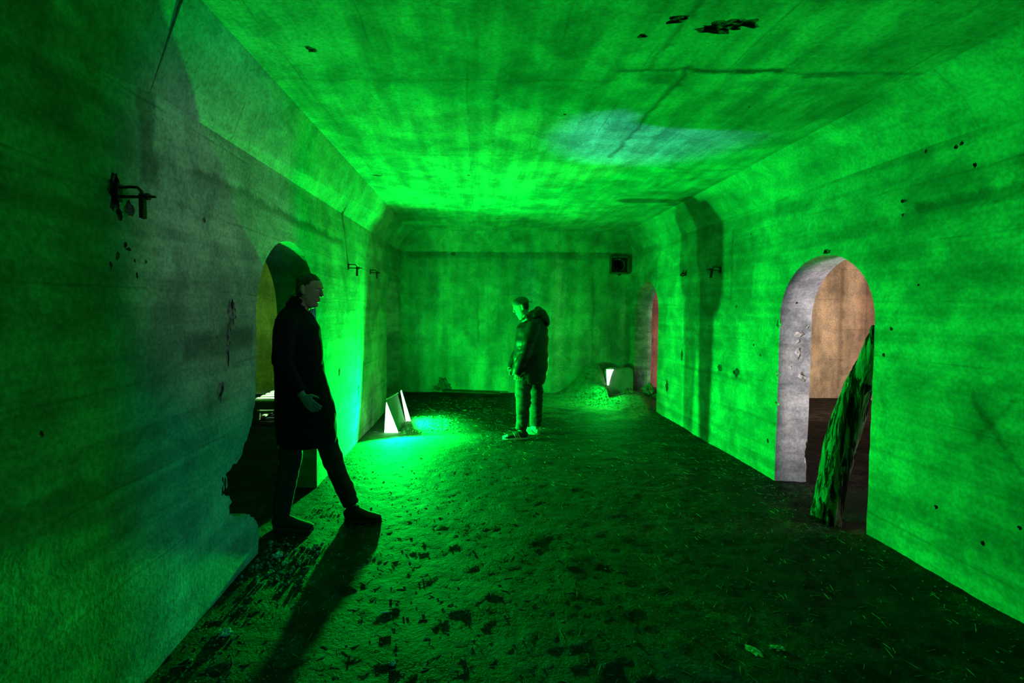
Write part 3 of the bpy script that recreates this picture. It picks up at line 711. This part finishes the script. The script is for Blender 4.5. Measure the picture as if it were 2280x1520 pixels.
# cap worn backwards
b = bmesh.new()
limb(b, [(-.002, 0, .030, .083, .106), (-.004, 0, .045, .086, .109), (-.006, 0, .080, .080, .103), (-.008, 0, .108, .060, .080), (-.008, 0, .124, .030, .040), (-.008, 0, .128, .008, .01)], 28)
for v in b.verts: v.co = HM @ v.co
cp = obj('cap', b, m_cap, man, True)
b = bmesh.new(); limb(b, [(-.09, 0, .036, .060, .007), (-.115, 0, .028, .058, .005), (-.140, 0, .018, .045, .005), (-.155, 0, .012, .02, .004)], 16, ref=(0, 1, 0))
for v in b.verts: v.co = HM @ v.co
obj('peak', b, m_cap, cp, True)
b = bmesh.new(); ball(b, HM @ Vector((-.008, 0, .130)), (.008, .008, .005), 2); obj('button', b, m_cap, cp, True)
# jacket
b = bmesh.new()
limb(b, [(-.005, 0, .700, .215, .185), (-.008, 0, .73, .215, .20), (-.012, 0, .85, .222, .215), (-.015, 0, 1.0, .225, .222), (-.02, 0, 1.2, .22, .215), (-.03, 0, 1.38, .21, .195), (-.035, 0, 1.47, .19, .155), (-.02, 0, 1.53, .13, .105), (.0, 0, 1.56, .095, .09)], 28)
limb(b, [(-.03, .18, 1.46, .085, .085), (.005, .205, 1.34, .078, .085), (.05, .225, 1.20, .074, .080), (.075, .235, 1.10, .072, .080), (.12, .225, .98, .066, .070), (.165, .215, .88, .056, .058), (.185, .205, .825, .050, .054)], 18)
limb(b, [(-.03, -.18, 1.46, .085, .085), (.02, -.205, 1.34, .078, .085), (.07, -.225, 1.20, .074, .080), (.10, -.225, 1.10, .072, .080), (.155, -.195, .99, .066, .070), (.20, -.165, .90, .056, .058), (.222, -.145, .845, .050, .054)], 18)
mobj('jacket', remesh(b, .009, 2, (.011, 3.0, 6)), m_jack, man)
b = bmesh.new()
limb(b, [(-.075, 0, 1.655, .055, .016), (-.095, 0, 1.625, .105, .048), (-.135, 0, 1.57, .140, .070), (-.175, 0, 1.50, .150, .066), (-.215, 0, 1.44, .120, .042), (-.235, 0, 1.415, .06, .02)], 20)
for s in (-1, 1):
    limb(b, [(-.12, s*.08, 1.59, .06, .06), (-.04, s*.125, 1.555, .048, .05), (.04, s*.105, 1.525, .040, .042), (.085, s*.05, 1.49, .034, .034), (.098, 0, 1.47, .03, .03)], 14)
mobj('hood', remesh(b, .009, 2, (.008, 8, 9)), m_jack, man)
# trousers
b = bmesh.new()
limb(b, [(0, 0, 1.0, .17, .15), (0, 0, .90, .18, .165), (.005, 0, .82, .17, .16)], 20)
limb(b, [(.03, .085, .90, .095, .12), (.07, .10, .76, .10, .115), (.095, .11, .60, .092, .100), (.095, .12, .45, .084, .090), (.095, .125, .30, .076, .082), (.105, .13, .18, .066, .072), (.112, .13, .125, .060, .066)], 18)
limb(b, [(-.02, -.085, .90, .095, .12), (-.06, -.10, .76, .10, .115), (-.095, -.11, .60, .092, .098), (-.105, -.12, .45, .086, .090), (-.105, -.12, .30, .080, .084), (-.10, -.12, .17, .076, .080), (-.10, -.12, .115, .072, .076)], 18)
mobj('trousers', remesh(b, .009, 2, (.013, 4, 12)), m_jean, man)
shoe(man, 1, .030, .345, .135, .0, m_shoe, m_white, True, .05)
shoe(man, -1, -.165, .125, -.125, .0, m_white, m_white, True, -.35)
b = bmesh.new(); tube(b, [(.205, -.06, .92), (.225, -.06, .84), (.245, -.06, .72), (.250, -.05, .62)], .0035, 6); tube(b, [(.205, -.04, .92), (.215, -.03, .80), (.228, -.03, .66), (.222, -.03, .61)], .0035, 6)
obj('drawstring', b, m_jean, man)

# the figure stepping through the left arch (faces +x)
wk = empty('person', (-1.315, 3.50, fh(-1.3, 3.5)), 0.0)
tag(wk, 'person in a long dark coat stepping through the left archway, one leg forward', 'person')
HW = Matrix.Translation((.085, 0, 1.745)) @ Matrix.Rotation(math.radians(8), 4, 'Y') @ Matrix.Rotation(-.25, 4, 'Z')
b = bmesh.new(); head_into(b, HW)
limb(b, [(-.02, 0, 1.52, .07, .07), (.02, 0, 1.60, .056, .058), (.05, 0, 1.68, .054, .058), (.07, 0, 1.72, .054, .058)], 16)
limb(b, [(.0, 0, .95, .15, .11), (.0, 0, 1.05, .16, .12), (.0, 0, 1.25, .15, .12), (-.01, 0, 1.45, .18, .12), (-.02, 0, 1.54, .14, .08), (-.015, 0, 1.58, .07, .06)], 20)
ar = [(-.02, -.19, 1.52), (-.02, -.25, 1.24), (.12, -.25, 1.01)]; al = [(-.02, .19, 1.52), (-.06, .25, 1.24), (.02, .26, .98)]
for s, p, dd in ((-1, ar, Vector((.7, .05, -.75))), (1, al, Vector((.2, -.05, -1)))):
    limb(b, [(*p[0], .055, .055), (*((Vector(p[0])+Vector(p[1]))/2), .046, .046), (*p[1], .038, .038), (*p[2], .026, .026)], 12)
    hand_into(b, p[2], dd, (dd.z*-1, 0, dd.x), (0, -s, 0), .55)
limb(b, [(-.0, -.09, .98, .085, .09), (-.03, -.09, .52, .056, .060), (-.07, -.09, .32, .050, .055), (-.105, -.085, .06, .034, .038)], 12)
limb(b, [(.05, .09, .98, .085, .09), (.20, .08, .54, .056, .060), (.28, .07, .34, .050, .055), (.385, .06, .07, .034, .038)], 12)
mobj('body', remesh(b, .0055, 1), m_skin_dim, wk)
for s in (-1, 1):
    b = bmesh.new(); ball(b, HW @ Vector((.0785, s*.031, .008)), .0115, 2); obj('eye', b, m_eye, wk, True)
b = bmesh.new()
limb(b, [(-.050, 0, -.075, .050, .030), (-.035, 0, -.03, .074, .070), (-.022, 0, .02, .080, .086), (-.012, 0, .06, .077, .094), (-.006, 0, .095, .058, .076), (-.004, 0, .122, .025, .034)], 22)
for v in b.verts: v.co = HW @ v.co
mobj('hair', remesh(b, .007, 1, (.004, 20, 20)), m_hair, wk)
b = bmesh.new()
limb(b, [(.060, 0, .625, .235, .205), (.062, 0, .66, .235, .21), (.055, 0, .80, .225, .215), (.035, 0, .95, .20, .20), (.01, 0, 1.12, .185, .175), (.0, 0, 1.30, .19, .165), (-.01, 0, 1.46, .21, .16), (-.015, 0, 1.55, .18, .125), (-.005, 0, 1.61, .09, .085), (.01, 0, 1.65, .075, .075)], 28)
limb(b, [(-.015, -.17, 1.53, .075, .08), (-.018, -.225, 1.40, .07, .075), (-.02, -.25, 1.25, .064, .07), (.04, -.255, 1.13, .060, .062), (.10, -.25, 1.04, .050, .052)], 16)
limb(b, [(-.015, .17, 1.53, .075, .08), (-.04, .225, 1.40, .07, .075), (-.06, .25, 1.25, .064, .07), (-.02, .255, 1.12, .060, .062), (.01, .26, 1.02, .050, .052)], 16)
mobj('coat', remesh(b, .011, 3, (.007, 4, 5)), m_coat, wk)
b = bmesh.new()
limb(b, [(-.06, 0, 1.63, .085, .03), (.0, 0, 1.655, .078, .065), (.012, 0, 1.69, .074, .07)], 18); mobj('collar', remesh(b, .008, 2), m_coat, wk)
b = bmesh.new()
limb(b, [(.0, -.085, 1.0, .095, .11), (-.02, -.09, .75, .085, .095), (-.03, -.09, .52, .072, .080), (-.065, -.09, .32, .064, .072), (-.10, -.085, .11, .058, .064)], 16)
limb(b, [(.05, .085, 1.0, .095, .11), (.12, .09, .76, .085, .095), (.20, .08, .54, .072, .080), (.28, .07, .33, .064, .070), (.37, .062, .125, .058, .062)], 16)
mobj('trousers', remesh(b, .010, 3, (.006, 4, 9)), m_black, wk)
shoe(wk, -1, -.165, .135, -.085, .0, m_black, m_shoe, False, -.05)
shoe(wk, 1, .320, .600, .06, .0, m_black, m_shoe, False, .0, -.02)
